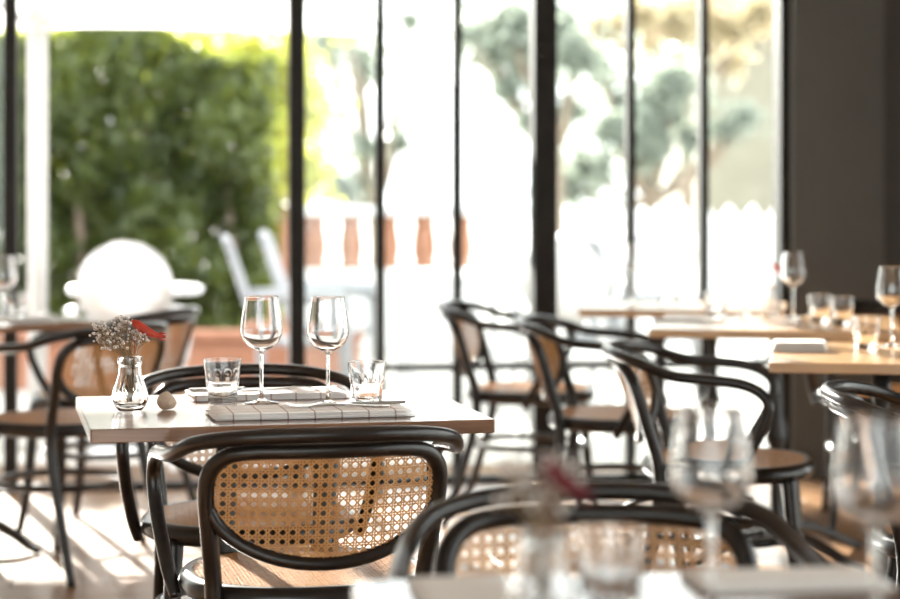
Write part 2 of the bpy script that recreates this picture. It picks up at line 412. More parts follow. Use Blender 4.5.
def make_chair():
    t = thing('bentwood_armchair', '', 'chair', group='bentwood cane armchairs in the dining room')
    seat_xy = lambda a, k=1.0: (0.235 * k * math.copysign(abs(math.cos(a)) ** 0.86, math.cos(a)), 0.225 * k * math.copysign(abs(math.sin(a)) ** 0.86, math.sin(a)) + 0.005)
    N = 48
    ring = [(*seat_xy(2 * PI * i / N, 0.93), SEAT_Z - 0.022) for i in range(N)]
    mb = MB(); mb.tube(ring, 0.02, 10, closed=True, flat=(0.022, 0.02)); mb.build('seat_frame', 'dark_bentwood', t)
    poly = [seat_xy(2 * PI * i / N, 0.90) for i in range(N)]
    o = cane_mesh('cane_seat', poly, 0.0150, lambda u, v, h: Vector((u, v, SEAT_Z - 0.004 + h)), 1).build('cane_seat', 'cane', t)
    for s in (-1, 1):
        P = smooth_path([(s*0.165, 0.165, SEAT_Z - 0.03), (s*0.17, 0.175, 0.33), (s*0.178, 0.19, 0.14), (s*0.19, 0.215, 0.0)], 4)
        mb = MB(); mb.tube(P, smooth_vals([0.020, 0.019, 0.017, 0.013], 4), 12); mb.build('leg', 'dark_bentwood', t)
    # rear legs run on into the arch of the back
    L_ = [(0.215, -0.275, 0.0), (0.20, -0.215, 0.18), (0.192, -0.166, 0.36), (0.194, None, 0.47), (0.204, None, 0.56), (0.2125, None, 0.64), (0.208, None, 0.685), (0.182, None, 0.715), (0.14, None, 0.725), (0.07, None, 0.727)]
    pts = []
    for s, seq in ((-1, L_), (1, L_[::-1])):
        for (u, yy, z) in seq: pts.append((s * u, yy if yy is not None else yb(u, z), z))
        if s == -1: pts.append((0, yb(0, 0.727), 0.727))
    r = [0.0135, 0.015, 0.0165, 0.0165, 0.016, 0.0155, 0.0155, 0.015, 0.0145, 0.0145]
    mb = MB(); mb.tube(smooth_path(pts, 5), smooth_vals(r + [0.0145] + r[::-1], 5), 14); mb.build('back_frame', 'dark_bentwood', t)
    arc = [(0.209 * math.cos(PI * i / 24), yb(0.209 * math.cos(PI * i / 24), 0.640 - 0.125 * math.sin(PI * i / 24)), 0.640 - 0.125 * math.sin(PI * i / 24)) for i in range(25)]
    mb = MB(); mb.tube(arc, [0.013 if 1 < i < 23 else 0.009 for i in range(25)], 12); mb.build('back_lower_rail', 'dark_bentwood', t)
    cane_mesh('cane_back', outline(), 0.0175, lambda u, v, h: Vector((u, yb(u, v) + 0.002 - h, v)), 12, off=0.0023).build('cane_back', 'cane', t)
    # arm hoop: one bent rod from seat side to seat side
    half = [(0.243, 0.015, 0.418), (0.256, 0.042, 0.47), (0.270, 0.092, 0.555), (0.276, 0.118, 0.625), (0.276, 0.10, 0.665), (0.2765, 0.05, 0.688), (0.276, -0.03, 0.698), (0.266, -0.13, 0.707), (0.235, -0.215, 0.735), (0.17, -0.276, 0.75), (0.085, -0.308, 0.756)]
    pts = [(-x, y, z) for x, y, z in half] + [(0, -0.317, 0.757)] + half[::-1]
    rr = [0.0115] + [0.0140] * 10; rr = rr + [0.0140] + rr[::-1]
    mb = MB(); mb.tube(smooth_path(pts, 5), smooth_vals(rr, 5), 14); mb.build('arm_hoop', 'dark_bentwood', t)
    ringp = [(0.198 * math.cos(2*PI*i/40), 0.198 * math.sin(2*PI*i/40) - 0.005, 0.27) for i in range(40)]
    mb = MB(); mb.tube(ringp, 0.011, 10, closed=True); mb.build('ring_stretcher', 'dark_bentwood', t)
    return t
chair = make_chair()
CH = [
    ((-0.276, 4.045), 13, 'dark bentwood cane armchair with its back turned, pulled up to the table with the pebble'),
    ((-0.446, 4.715), 188, 'dark bentwood cane armchair facing the pebble, on the window side of that table'),
    ((0.212, 2.745), 182, 'dark bentwood cane armchair facing the table with the burgundy flower'),
    ((0.735, 5.65), -100, 'dark bentwood cane armchair side-on at the oak table with the thick folded napkin'),
    ((0.535, 6.74), -100, 'dark bentwood cane armchair side-on between two other side-on armchairs'),
    ((0.285, 7.56), -100, 'dark bentwood cane armchair side-on at the table touching the window'),
    ((1.115, 4.47), -100, 'dark bentwood cane armchair cut off behind the large empty wine glass'),
    ((1.53, 7.44), 170, 'dark bentwood cane armchair standing before the dark grey wall'),
    ((-1.215, 6.62), 54, 'dark bentwood cane armchair turned obliquely, its back behind the dried flowers'),
    ((-1.205, 7.36), 70, 'dark bentwood cane armchair standing closest to the open doorway and the hedge'),
]
for (xy, a, lab) in CH: place(chair, (xy[0], xy[1], 0), R(a), lab)

# ------------------------------------------------------------------ tables
def make_table(w_, d_, label, loc, a, basea=0, top='oak_top'):
    t = thing('bistro_table', label, 'table', (loc[0], loc[1], 0), R(a), 'oak topped tables in the dining room')
    mb = MB(); mb.cbox((-w_/2, -d_/2, 0.724), (w_/2, d_/2, 0.75), 0.003); mb.build('tabletop', top, t)
    B = Matrix.Rotation(R(basea), 4, 'Z')
    mb = MB(); mb.box((-0.20, -0.05, 0.712), (0.20, 0.05, 0.724), B); mb.box((-0.05, -0.18, 0.712), (0.05, 0.18, 0.7239), B); mb.build('top_bracket', 'cast_iron', t)
    prof = [(0.030, 0.10), (0.034, 0.115), (0.034, 0.13), (0.022, 0.145), (0.019, 0.20), (0.021, 0.36), (0.030, 0.385), (0.034, 0.40), (0.030, 0.415), (0.021, 0.44), (0.018, 0.60), (0.024, 0.63), (0.030, 0.645), (0.024, 0.66), (0.022, 0.712)]
    for s in (-1, 1):
        mb = MB(); mb.lathe(prof, 16, B @ Matrix.Translation((s * 0.095, 0, 0))); mb.build('column', 'cast_iron', t)
    mb = MB(); mb.cbox((-0.14, -0.035, 0.085), (0.14, 0.035, 0.102), 0.006)
    for i, v in enumerate(mb.v): mb.v[i] = tuple(B @ Vector(v))
    mb.build('base_plate', 'cast_iron', t)
    for sx in (-1, 1):
        for sy in (-1, 1):
            P = smooth_path([(sx*0.08, sy*0.015, 0.092), (sx*0.13, sy*0.09, 0.085), (sx*0.175, sy*0.17, 0.055), (sx*0.205, sy*0.23, 0.022), (sx*0.225, sy*0.265, 0.013)], 4)
            mb = MB(); mb.tube([B @ p for p in P], smooth_vals([0.022, 0.021, 0.018, 0.014, 0.013], 4), 10); mb.build('foot', 'cast_iron', t)
    return t
TM = make_table(0.76, 0.60, 'small oak topped table set with dried flowers, a pebble and sharp clear glasses', (-0.350, 4.25), 12.5)
TF = make_table(0.60, 0.60, 'oak topped table with the burgundy flower and the two large blurred wine glasses', (0.228, 2.153), 8)
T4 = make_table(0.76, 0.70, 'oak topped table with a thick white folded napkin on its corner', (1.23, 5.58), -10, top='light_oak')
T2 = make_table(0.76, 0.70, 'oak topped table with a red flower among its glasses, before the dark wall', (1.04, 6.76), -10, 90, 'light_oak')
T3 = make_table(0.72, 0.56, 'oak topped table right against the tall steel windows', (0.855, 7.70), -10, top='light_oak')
TL = make_table(0.80, 0.70, 'oak topped table beside the open doorway with the hedge beyond', (-1.65, 6.95), 30)

# ------------------------------------------------------------------ glassware
def wine_mesh():
    out = [(0.0345, 0.0), (0.036, 0.0012), (0.034, 0.0028), (0.020, 0.0048), (0.009, 0.0085), (0.0048, 0.016), (0.0038, 0.03), (0.0036, 0.07), (0.0040, 0.098), (0.0062, 0.105), (0.013, 0.1095), (0.026, 0.1165), (0.0365, 0.127), (0.0420, 0.1395), (0.0432, 0.150), (0.0420, 0.166), (0.0390, 0.186), (0.0355, 0.207), (0.03425, 0.2165), (0.03405, 0.2180), (0.0340, 0.2185)]
    inn = [(0.0337, 0.21875), (0.0333, 0.2185), (0.0332, 0.2178), (0.03325, 0.2165), (0.0344, 0.207), (0.0378, 0.186), (0.0407, 0.166), (0.0418, 0.150), (0.0406, 0.140), (0.0352, 0.1290), (0.0245, 0.1185), (0.012, 0.1125), (0.003, 0.1105)]
    mb = MB(); mb.lathe(out + inn, 48); return mb.mesh('wine_glass', 'clear_glass')
def tumbler_mesh():
    out = [(0.026, 0.0), (0.0285, 0.0015), (0.0295, 0.006), (0.0305, 0.02), (0.0325, 0.04), (0.0340, 0.048), (0.0355, 0.052), (0.0370, 0.070), (0.0385, 0.0855), (0.0387, 0.0878), (0.0388, 0.0885)]
    inn = [(0.0384, 0.0890), (0.0380, 0.0885), (0.0379, 0.0878), (0.0377, 0.0855), (0.0360, 0.070), (0.0343, 0.053), (0.0295, 0.040), (0.0275, 0.022), (0.0255, 0.0155), (0.018, 0.0135), (0.004, 0.013)]
    def mod(i, a):
        if 1 <= i <= 5:
            return 1 + 0.035 * (abs(math.cos(5 * a)) - 0.5)
        return 1.0
    mb = MB(); mb.lathe(out + inn, 60, mod=mod); return mb.mesh('tumbler', 'clear_glass')
def vase_mesh():
    out = [(0.022, 0.0), (0.0255, 0.0015), (0.030, 0.008), (0.0345, 0.020), (0.0355, 0.030), (0.033, 0.042), (0.027, 0.058), (0.0228, 0.072), (0.0215, 0.084), (0.0225, 0.090), (0.0245, 0.094), (0.0245, 0.099), (0.0232, 0.103), (0.0240, 0.1055)]
    inn = [(0.0234, 0.1062), (0.0228, 0.105), (0.0213, 0.095), (0.0203, 0.084), (0.0216, 0.072), (0.0257, 0.058), (0.0315, 0.042), (0.0338, 0.030), (0.0325, 0.021), (0.026, 0.012), (0.018, 0.009), (0.004, 0.0085)]
    def mod(i, a):
        if 2 <= i <= 8: return 1 + 0.022 * abs(math.cos(8 * a))
        return 1.0
    mb = MB(); mb.lathe(out + inn, 64, mod=mod); return mb.mesh('glass_vase', 'clear_glass')
WG, TG, VG = wine_mesh(), tumbler_mesh(), vase_mesh()
def put(me, name, xyz, label, cat, group=None, rz=0, sc=1.0):
    o = bpy.data.objects.new(name, me); C.objects.link(o); o.location = xyz; o.rotation_euler = (0, 0, rz); o.scale = (sc,) * 3
    return tag(o, label, cat, group)
ZT = 0.7502
GW, GT = 'stemmed wine glasses on the tables', 'clear water tumblers on the tables'
p = at(261.5, 403.5, 0.75); WG1 = p; put(WG, 'wine_glass', (p.x, p.y, ZT), 'sharp clear wine glass beside the tumbler nearest the pebble', 'wine glass', GW)
p = at(328, 405, 0.75); put(WG, 'wine_glass', (p.x, p.y, ZT), 'sharp clear wine glass standing at the knife, on the pebble table', 'wine glass', GW)
p = at(222.5, 402.5, 0.75); put(TG, 'tumbler', (p.x, p.y, ZT), 'sharp clear water tumbler between the pebble and a wine glass', 'tumbler', GT, 0.1)
p = at(367, 405.5, 0.75); put(TG, 'tumbler', (p.x, p.y, ZT), 'sharp clear water tumbler farthest from the pebble on its table', 'tumbler', GT, 0.25)
# foreground table
put(WG, 'wine_glass', (0.272, 2.21, ZT), 'large blurred wine glass, whole, before the side-on armchair', 'wine glass', GW)
put(WG, 'wine_glass', (0.425, 2.12, ZT), 'large blurred wine glass cut off before the hoop of an armchair', 'wine glass', GW)
put(TG, 'tumbler', (0.168, 2.235, ZT), 'large blurred tumbler beside the burgundy flower', 'tumbler', GT)
# table with napkin roll
p = at(866, 349, 0.75); put(TG, 'tumbler', (p.x, p.y, ZT), 'bright tumbler beside the thick white folded napkin on oak table', 'tumbler', GT)
p = at(892, 347, 0.75); put(WG, 'wine_glass', (p.x, p.y, ZT), 'wine glass behind the bright tumbler of the thick folded napkin table', 'wine glass', GW)
# table with red flower
for x, y, k in ((793, 319, 'w'), (745, 315, 'w'), (820, 322, 't'), (716, 318, 't'), (842, 325, 't')):
    p = at(x, y, 0.75)
    if k == 'w': put(WG, 'wine_glass', (p.x, p.y, ZT), {793: 'blurred wine glass right beside the small red flower', 745: 'blurred wine glass against the window on the red flower table'}[x], 'wine glass', GW)
    else: put(TG, 'tumbler', (p.x, p.y, ZT), {820: 'blurred tumbler beside the wine glass at the red flower, before dark wall', 716: 'blurred tumbler on the window-side corner of the red flower table', 842: 'blurred tumbler at the far end of the red flower table'}[x], 'tumbler', GT)
for x, y, k in ((632, 301, 'w'), (668, 302, 't')):
    p = at(x, y, 0.75)
    put(WG if k == 'w' else TG, 'wine_glass' if k == 'w' else 'tumbler', (p.x, p.y, ZT), 'faint %s on the table against the steel windows' % ('wine glass' if k == 'w' else 'tumbler'), 'wine glass' if k == 'w' else 'tumbler', GW if k == 'w' else GT)
for x, y, k in ((16, 319, 't'), (3, 326, 'w')):
    p = at(x, y, 0.75)
    put(WG if k == 'w' else TG, 'wine_glass' if k == 'w' else 'tumbler', (p.x, p.y, ZT), 'blurred %s on the table beside the open doorway' % ('wine glass' if k == 'w' else 'tumbler'), 'wine glass' if k == 'w' else 'tumbler', GW if k == 'w' else GT)

# ------------------------------------------------------------------ vases with dried flowers
def sprig_meshes(seed, n=44, lean=-0.018):
    rnd = random.Random(seed); st = MB(); hd = MB()
    for i in range(n):
        a = rnd.uniform(0, 2*PI)
        ph = math.asin(rnd.uniform(-0.8, 1)); rr = rnd.uniform(0.45, 1) ** 0.6
        top = Vector((lean + 0.055*rr*math.cos(ph)*math.cos(a), 0.034*rr*math.cos(ph)*math.sin(a), 0.147 + 0.036*rr*math.sin(ph)))
        base = Vector((rnd.uniform(-0.006, 0.006), rnd.uniform(-0.006, 0.006), 0.014)); neck = Vector((rnd.uniform(-0.012, 0.012), rnd.uniform(-0.012, 0.012), 0.1))
        st.tube(smooth_path([base, (base + neck) / 2 + Vector((rnd.uniform(-.006, .006), 0, 0)), neck, top], 3), 0.00055, 5)
        for k in range(rnd.randint(3, 5)):
            e = top + Vector((rnd.uniform(-.014, .014), rnd.uniform(-.014, .014), rnd.uniform(-.006, .012)))
            st.tube([top * 0.75 + neck * 0.25, e], 0.00035, 4)
            hd.sphere(e, rnd.uniform(0.0022, 0.0040), 6, 4)
    return st.mesh('stems', 'dry_stem'), hd.mesh('flower_heads', 'dry_head')
def petal_mesh(matname):
    mb = MB()
    mb.tube(smooth_path([(0.004, 0.002, 0.015), (0.006, 0.004, 0.07), (0.010, 0.0, 0.112), (0.006, -0.006, 0.172)], 4), 0.0010, 6)
    P = smooth_path([(0.004, -0.006, 0.178), (0.013, -0.010, 0.173), (0.027, -0.014, 0.163), (0.044, -0.016, 0.153), (0.058, -0.017, 0.149), (0.073, -0.018, 0.146)], 4)
    k = len(P); rad = [0.0006 + 0.0082 * math.sin(PI * (i / (k-1)) ** 0.75) ** 1.2 + 0.0012 * i / (k-1) for i in range(k)]
    mb.tube(P, rad, 10)
    for s in (-1, 1, 0.3):
        mb.tube([P[-6], P[-4] + Vector((0.002, 0, 0.006 * s)), P[-1] + Vector((0.001, 0.0, 0.007 * s))], [0.003, 0.0028, 0.0006], 6)
    return mb.mesh('petal', matname)
RP, BP = petal_mesh('red_petal'), petal_mesh('burgundy_petal')
SP1 = sprig_meshes(3); SP2 = sprig_meshes(11, 26, -0.006)
def bouquet(xyz, sp, pm, rz, labs, red=True, spr=True):
    put(VG, 'glass_vase', xyz, labs[0], 'vase', 'small ribbed glass vases')
    if spr:
        t = thing('dried_flower_sprig', labs[1], 'dried flowers', xyz, rz, 'dried flower sprigs')
        for me, nm in zip(sp, ('stems', 'flower_heads')):
            o = bpy.data.objects.new(nm, me); C.objects.link(o); o.parent = t
            if nm == 'flower_heads': o['kind'] = 'stuff'
    if red:
        put(pm, 'pointed_flower', xyz, labs[2], 'flower', None, rz)
p = at(130, 410.5, 0.75)
bouquet((p.x, p.y, ZT), SP1, RP, 0, ['sharp small ribbed glass vase beside the pebble', 'bunch of tiny dried grey brown flowers in sharp vase beside pebble', 'bright red pointed dried flower sticking out of the sharp vase'])
bouquet((0.093, 2.135, ZT), SP2, BP, -0.7, ['large blurred glass vase before the cane back of an armchair', 'blurred brown dried flowers in the large blurred vase', 'blurred burgundy pointed flower in the large blurred vase'])
p = at(770, 317, 0.75)
bouquet((p.x, p.y, ZT), SP2, RP, 1.2, ['small glass vase holding a red flower, before the dark wall', '', 'small blurred red flower beside a wine glass, before dark wall'], spr=False)

# pebble
mb = MB(); mb.sphere((0, 0, 0.0175), 0.02, 20, 14, (1.05, 0.85, 0.88))
for i, v in enumerate(mb.v):
    x, y, z = v; k = max(0, (z - 0.012) / 0.024)
    x = x * (1 - 0.30 * k) - 0.004 * k; y = y * (1 - 0.2 * k); z = z + 0.0015 * k
    z += 0.0012 * math.sin(x * 260 + 1) * math.cos(y * 210); mb.v[i] = (x, y, max(z, 0.0001))
p = at(167, 410.0, 0.75); put(mb.mesh('pebble', 'stone'), 'pebble', (p.x, p.y, ZT), 'small beige pointed pebble on the table beside the vase', 'pebble', rz=0.5)

# ------------------------------------------------------------------ napkins and cutlery
def napkin_mesh(w_, d_, layers, th, m, seed=0):
    rnd = random.Random(seed); mb = MB()
    for l in range(layers):
        ox, oy = rnd.uniform(-.004, .004), rnd.uniform(-.003, .003); nx, ny = 18, 10
        a, b2 = w_/2 - 0.002*l, d_/2 - 0.0015*l; z0 = l * th
        V = []; Fc = []
        prof = [(0.0, 0.0, 1.0), (0.0, 1.0, 1.0)]
        for side in (0, 1):
            for j in range(ny + 1):
                for i in range(nx + 1):
                    x = -a + 2*a*i/nx; y = -b2 + 2*b2*j/ny
                    edge = min(i, nx - i, j, ny - j)
                    z = z0 + (0.0 if side == 0 else th * (0.55 if edge == 0 else 0.98))
                    if side == 0 and edge == 0: z = z0 + th * 0.35
                    wob = 0.0006 * math.sin(x*40 + l) * math.cos(y*55 + 2*l) if 0 < l else 0
                    V.append((x + ox, y + oy + 0.0012*math.sin(x*30 + l), max(z + wob * (1 if edge else 0.3), 0.0)))
        k = (nx + 1) * (ny + 1)
        for j in range(ny):
            for i in range(nx):
                q = j*(nx+1)+i
                Fc.append((q, q+nx+1, q+nx+2, q+1)); Fc.append((k+q, k+q+1, k+q+nx+2, k+q+nx+1))
        for i in range(nx):
            Fc.append((i, i+1, k+i+1, k+i)); q = ny*(nx+1)+i; Fc.append((q+1, q, k+q, k+q+1))
        for j in range(ny):
            q = j*(nx+1); Fc.append((q+nx+1, q, k+q, k+q+nx+1)); q += nx; Fc.append((q, q+nx+1, k+q+nx+1, k+q))
        mb.add(V, Fc, True)
    return mb.mesh('napkin', m)
def strip(mb, prof, th):        # prof: list of (x, halfwidth, z, yc)
    V = []; Fc = []
    for x, hw, z, yc in prof:
        V += [(x, yc - hw, z), (x, yc + hw, z), (x, yc + hw * 0.8, z + th), (x, yc - hw * 0.8, z + th)]
    for i in range(len(prof) - 1):
        for k in range(4): Fc.append((i*4+k, i*4+(k+1) % 4, (i+1)*4+(k+1) % 4, (i+1)*4+k))
    n = (len(prof) - 1) * 4
    Fc += [(3, 2, 1, 0), (n, n+1, n+2, n+3)]
    mb.add(V, Fc, False)
def fork_mesh():
    mb = MB()
    strip(mb, [(-0.100, 0.006, 0, 0), (-0.095, 0.0095, 0, 0), (-0.06, 0.0085, 0.001, 0), (0.0, 0.0045, 0.005, 0), (0.03, 0.0035, 0.006, 0), (0.048, 0.0095, 0.003, 0), (0.056, 0.012, 0.001, 0)], 0.0022)
    for k in range(4):
        yc = -0.0095 + k * 0.00633
        strip(mb, [(0.0555, 0.0022, 0.001, yc), (0.075, 0.0018, 0.002, yc), (0.092, 0.0014, 0.005, yc), (0.100, 0.0005, 0.0075, yc)], 0.0018)
    return mb.mesh('fork', 'steel')
def knife_mesh():
    mb = MB()
    strip(mb, [(-0.110, 0.006, 0, 0), (-0.106, 0.0090, 0, 0), (-0.05, 0.0085, 0, 0), (0.0, 0.0065, 0, 0), (0.006, 0.005, 0.0005, 0)], 0.0055)
    strip(mb, [(0.006, 0.005, 0.001, 0), (0.02, 0.0095, 0.001, -0.001), (0.07, 0.0105, 0.001, -0.001), (0.098, 0.007, 0.001, 0.002), (0.110, 0.001, 0.001, 0.007)], 0.0014)
    return mb.mesh('table_knife', 'steel')
NP = napkin_mesh(0.385, 0.17, 4, 0.0034, 'check_linen', 2); NP2 = napkin_mesh(0.33, 0.14, 4, 0.0034, 'check_linen', 5)
FK, KN = fork_mesh(), knife_mesh()
TA = R(12.5)
c = at(309, 414.5, 0.75); nz = ZT + 0.0144
put(NP, 'napkin', (c.x, c.y, ZT), 'folded checked linen napkin under the knife and fork near the two wine glasses', 'napkin', 'folded checked napkins', TA)
tx = Vector((math.cos(TA), math.sin(TA), 0)); ty = Vector((-tx.y, tx.x, 0))
q = c + tx * 0.09 + ty * 0.028; put(KN, 'table_knife', (q.x, q.y, nz), 'steel table knife on the checked napkin in front of the tumbler', 'knife', None, TA + PI + R(3))
q = c + tx * 0.055 - ty * 0.012; put(FK, 'fork', (q.x, q.y, nz), 'steel fork lying beside the knife on the nearer checked napkin', 'fork', None, TA + PI - R(7))
c2 = Vector((-0.385, 4.455, 0))
put(NP2, 'napkin', (c2.x, c2.y, ZT), 'folded checked linen napkin on the window side of the pebble table', 'napkin', 'folded checked napkins', TA + R(2))
q = c2 - tx * 0.05 + ty * 0.02; put(KN, 'table_knife', (q.x, q.y, nz), 'steel table knife on the napkin behind the tumbler near pebble', 'knife', None, TA + R(2))
q = c2 + tx * 0.045 - ty * 0.015; put(FK, 'fork', (q.x, q.y, nz), 'steel fork with raised tines on the napkin behind the wine glasses', 'fork', None, TA - R(4))
# thick napkin on the right-hand table
p = at(799, 350.5, 0.75); put(napkin_mesh(0.15, 0.12, 4, 0.0065, 'plain_linen', 21), 'napkin', (p.x, p.y, ZT), 'thick folded white linen napkin on the corner of the oak table', 'napkin', None, R(-8))
NPL = napkin_mesh(0.22, 0.11, 3, 0.003, 'plain_linen', 9)
p = at(690, 321, 0.75); put(NPL, 'napkin', (p.x, p.y, ZT), 'folded white napkin on the corner of the red flower table', 'napkin', 'folded white napkins', R(-10))
put(NPL, 'napkin', (0.38, 2.40, ZT), 'folded white napkin on the table with the burgundy flower, beside the whole wine glass', 'napkin', 'folded white napkins', R(8))
put(NPL, 'napkin', (0.02, 2.30, ZT), 'folded white napkin on the corner of the burgundy flower table, beside its vase', 'napkin', 'folded white napkins', R(98))
p = at(60, 325, 0.75); put(NPL, 'napkin', (-1.40, 6.86, ZT), 'folded white napkin on the table beside the open doorway', 'napkin', 'folded white napkins', R(30))

# ------------------------------------------------------------------ terrace furniture
TZ = -0.06
def ghost_chair():
    t = thing('ghost_armchair', '', 'garden chair', group='round backed pale plastic armchairs on the terrace')
    mb = MB(); mb.cbox((-0.23, -0.22, 0.44), (0.23, 0.22, 0.475), 0.012); mb.build('seat', 'frosted_plastic', t)
    V = []; Fc = []; n = 28; ys = (-0.235, -0.215)
    for side in (0, 1):
        V.append((0, ys[side] - 0.07, 0.80))
        for i in range(n):
            a = 2*PI*i/n; x = 0.20*math.cos(a); z = 0.81 + 0.20*math.sin(a); V.append((x, ys[side] - (z - 0.5)*0.25 + 0.6*x*x, z))
    k = n + 1
    for i in range(n):
        j = (i+1) % n
        Fc += [(0, 1+j, 1+i), (k, k+1+i, k+1+j), (1+i, 1+j, k+1+j, k+1+i)]
    mb = MB(); mb.add(V, Fc, True); mb.build('round_back', 'frosted_plastic', t)
    for s in (-1, 1):
        mb = MB(); mb.tube(smooth_path([(s*0.19, -0.21, 0.47), (s*0.17, -0.235, 0.56), (s*0.17, -0.26, 0.68)], 4), 0.018, 8); mb.build('back_post', 'frosted_plastic', t)
        mb = MB(); mb.tube(smooth_path([(s*0.20, -0.27, 0.72), (s*0.255, -0.15, 0.70), (s*0.26, 0.05, 0.69), (s*0.25, 0.10, 0.64), (s*0.225, 0.09, 0.47)], 5), 0.018, 8); mb.build('arm', 'frosted_plastic', t)
        mb = MB(); mb.tube([(s*0.20, 0.19, 0.45), (s*0.205, 0.20, 0.2), (s*0.20, 0.21, 0)], [0.022, 0.018, 0.013], 8); mb.build('leg', 'frosted_plastic', t)
        mb = MB(); mb.tube(smooth_path([(s*0.20, -0.19, 0.45), (s*0.20, -0.22, 0.2), (s*0.20, -0.29, 0)], 4), 0.017, 8); mb.build('leg', 'frosted_plastic', t)
    return t
gc = ghost_chair()
place(gc, (-1.39, 9.25, TZ), R(4), 'pale round backed plastic armchair on the terrace in front of the hedge')
place(gc, (0.60, 9.75, TZ), R(-20), 'pale round backed plastic armchair on the terrace behind the steel windows')
def slat_chair():
    t = thing('garden_armchair', '', 'garden chair', group='white slatted garden armchairs')
    for i in range(5):
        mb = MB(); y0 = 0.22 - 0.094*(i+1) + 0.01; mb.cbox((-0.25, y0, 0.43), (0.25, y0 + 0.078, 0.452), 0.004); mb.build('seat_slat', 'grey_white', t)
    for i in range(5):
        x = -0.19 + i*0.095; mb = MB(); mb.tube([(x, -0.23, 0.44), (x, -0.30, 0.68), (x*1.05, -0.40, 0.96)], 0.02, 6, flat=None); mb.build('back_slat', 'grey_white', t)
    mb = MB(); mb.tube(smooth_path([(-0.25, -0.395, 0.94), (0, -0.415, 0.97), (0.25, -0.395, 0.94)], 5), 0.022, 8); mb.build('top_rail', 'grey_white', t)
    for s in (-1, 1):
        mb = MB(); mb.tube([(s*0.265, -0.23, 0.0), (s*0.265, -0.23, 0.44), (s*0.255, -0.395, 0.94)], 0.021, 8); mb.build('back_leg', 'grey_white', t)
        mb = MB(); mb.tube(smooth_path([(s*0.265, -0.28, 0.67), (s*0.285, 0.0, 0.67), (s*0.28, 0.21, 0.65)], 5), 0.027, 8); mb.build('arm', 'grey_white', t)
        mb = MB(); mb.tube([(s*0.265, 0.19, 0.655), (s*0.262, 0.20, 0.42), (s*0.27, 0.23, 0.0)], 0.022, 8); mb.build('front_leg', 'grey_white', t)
    return t
sc_ = slat_chair()
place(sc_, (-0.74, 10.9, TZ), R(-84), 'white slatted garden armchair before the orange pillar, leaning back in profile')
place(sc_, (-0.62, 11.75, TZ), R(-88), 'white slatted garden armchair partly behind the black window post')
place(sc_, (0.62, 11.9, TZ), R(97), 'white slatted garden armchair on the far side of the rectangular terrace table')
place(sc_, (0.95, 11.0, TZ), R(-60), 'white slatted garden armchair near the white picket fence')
def round_table(loc, label):
    t = thing('terrace_table', label, 'garden table', loc, 0, 'white terrace tables')
    mb = MB(); mb.lathe([(0.305, 0.735), (0.315, 0.745), (0.315, 0.765), (0.30, 0.772), (0.01, 0.772)], 36); mb.build('tabletop', 'white_plastic', t)
    mb = MB(); mb.lathe([(0.24, 0.0), (0.24, 0.012), (0.05, 0.03), (0.028, 0.06), (0.026, 0.70), (0.06, 0.735)], 24); mb.build('pedestal', 'white_plastic', t)
round_table((-1.47, 9.93, TZ), 'round white terrace table behind the pale round backed armchair')
t = thing('terrace_table', 'rectangular white terrace table between slatted armchairs', 'garden table', (0.02, 11.8, TZ), R(5), 'white terrace tables')
mb = MB(); mb.cbox((-0.32, -0.5, 0.72), (0.32, 0.5, 0.75), 0.006); mb.build('tabletop', 'white_plastic', t)
for sx in (-1, 1):
    for sy in (-1, 1):
        mb = MB(); mb.box((sx*0.27 - 0.025, sy*0.44 - 0.025, 0), (sx*0.27 + 0.025, sy*0.44 + 0.025, 0.72)); mb.build('leg', 'white_plastic', t)

# parasol
t = thing('parasol', 'large white parasol with a thick pale pole on the terrace', 'parasol', (-1.99, 10.25, TZ), R(-3))
mb = MB(); mb.tube([(0, 0, 0.05), (0, 0, 2.68)], 0.047, 16); mb.build('pole', 'pale_metal', t)
mb = MB(); mb.cbox((-0.35, -0.35, 0), (0.35, 0.35, 0.07), 0.02); mb.build('base', 'pale_metal', t)
HS, ZR, ZP = 1.45, 2.17, 2.75; n = 8
V = []; Fc = []
corn = [Vector((HS*math.cos(PI/4 + PI/2*k)*1.414, HS*math.sin(PI/4 + PI/2*k)*1.414, ZR)) for k in range(4)]
rim = []
for k in range(4):
    a, b2 = corn[k], corn[(k+1) % 4]
    for i in range(n):
        q = a.lerp(b2, i/n); q.z = ZR + 0.05*math.sin(PI*i/n); rim.append(q)
rings = 6
for r_ in range(rings + 1):
    for q in rim:
        f = r_/rings; V.append(Vector((q.x*f*1.0 + 0, q.y*f, ZP + (q.z - ZP)*(f**1.1))) if r_ else Vector((q.x*0.03, q.y*0.03, ZP)))
m_ = len(rim)
for r_ in range(rings):
    for i in range(m_):
        j = (i+1) % m_; Fc.append((r_*m_+i, (r_+1)*m_+i, (r_+1)*m_+j, r_*m_+j))
o_ = len(V)
for q in rim: V.append(Vector((q.x, q.y, q.z - 0.11)))
for i in range(m_):
    j = (i+1) % m_; Fc.append((rings*m_+i, o_+i, o_+j, rings*m_+j))
mb = MB(); mb.add(V, Fc, False); mb.build('canopy', 'canopy_fabric', t)
for k in range(8):
    a = PI/4*k; L_ = HS*(1.414 if k % 2 else 1.0)*0.97
    mb = MB(); mb.tube([(0.05*math.cos(a), 0.05*math.sin(a), ZP - 0.07), (L_*math.cos(a), L_*math.sin(a), ZR + (0.05 if k % 2 == 0 else 0) - 0.02)], 0.014, 6); mb.build('rib', 'pale_metal', t)
    mb = MB(); mb.tube([(0.05*math.cos(a), 0.05*math.sin(a), 2.02), (0.48*L_*math.cos(a), 0.48*L_*math.sin(a), ZP + (ZR - ZP)*0.5 - 0.05)], 0.012, 6); mb.build('strut', 'pale_metal', t)
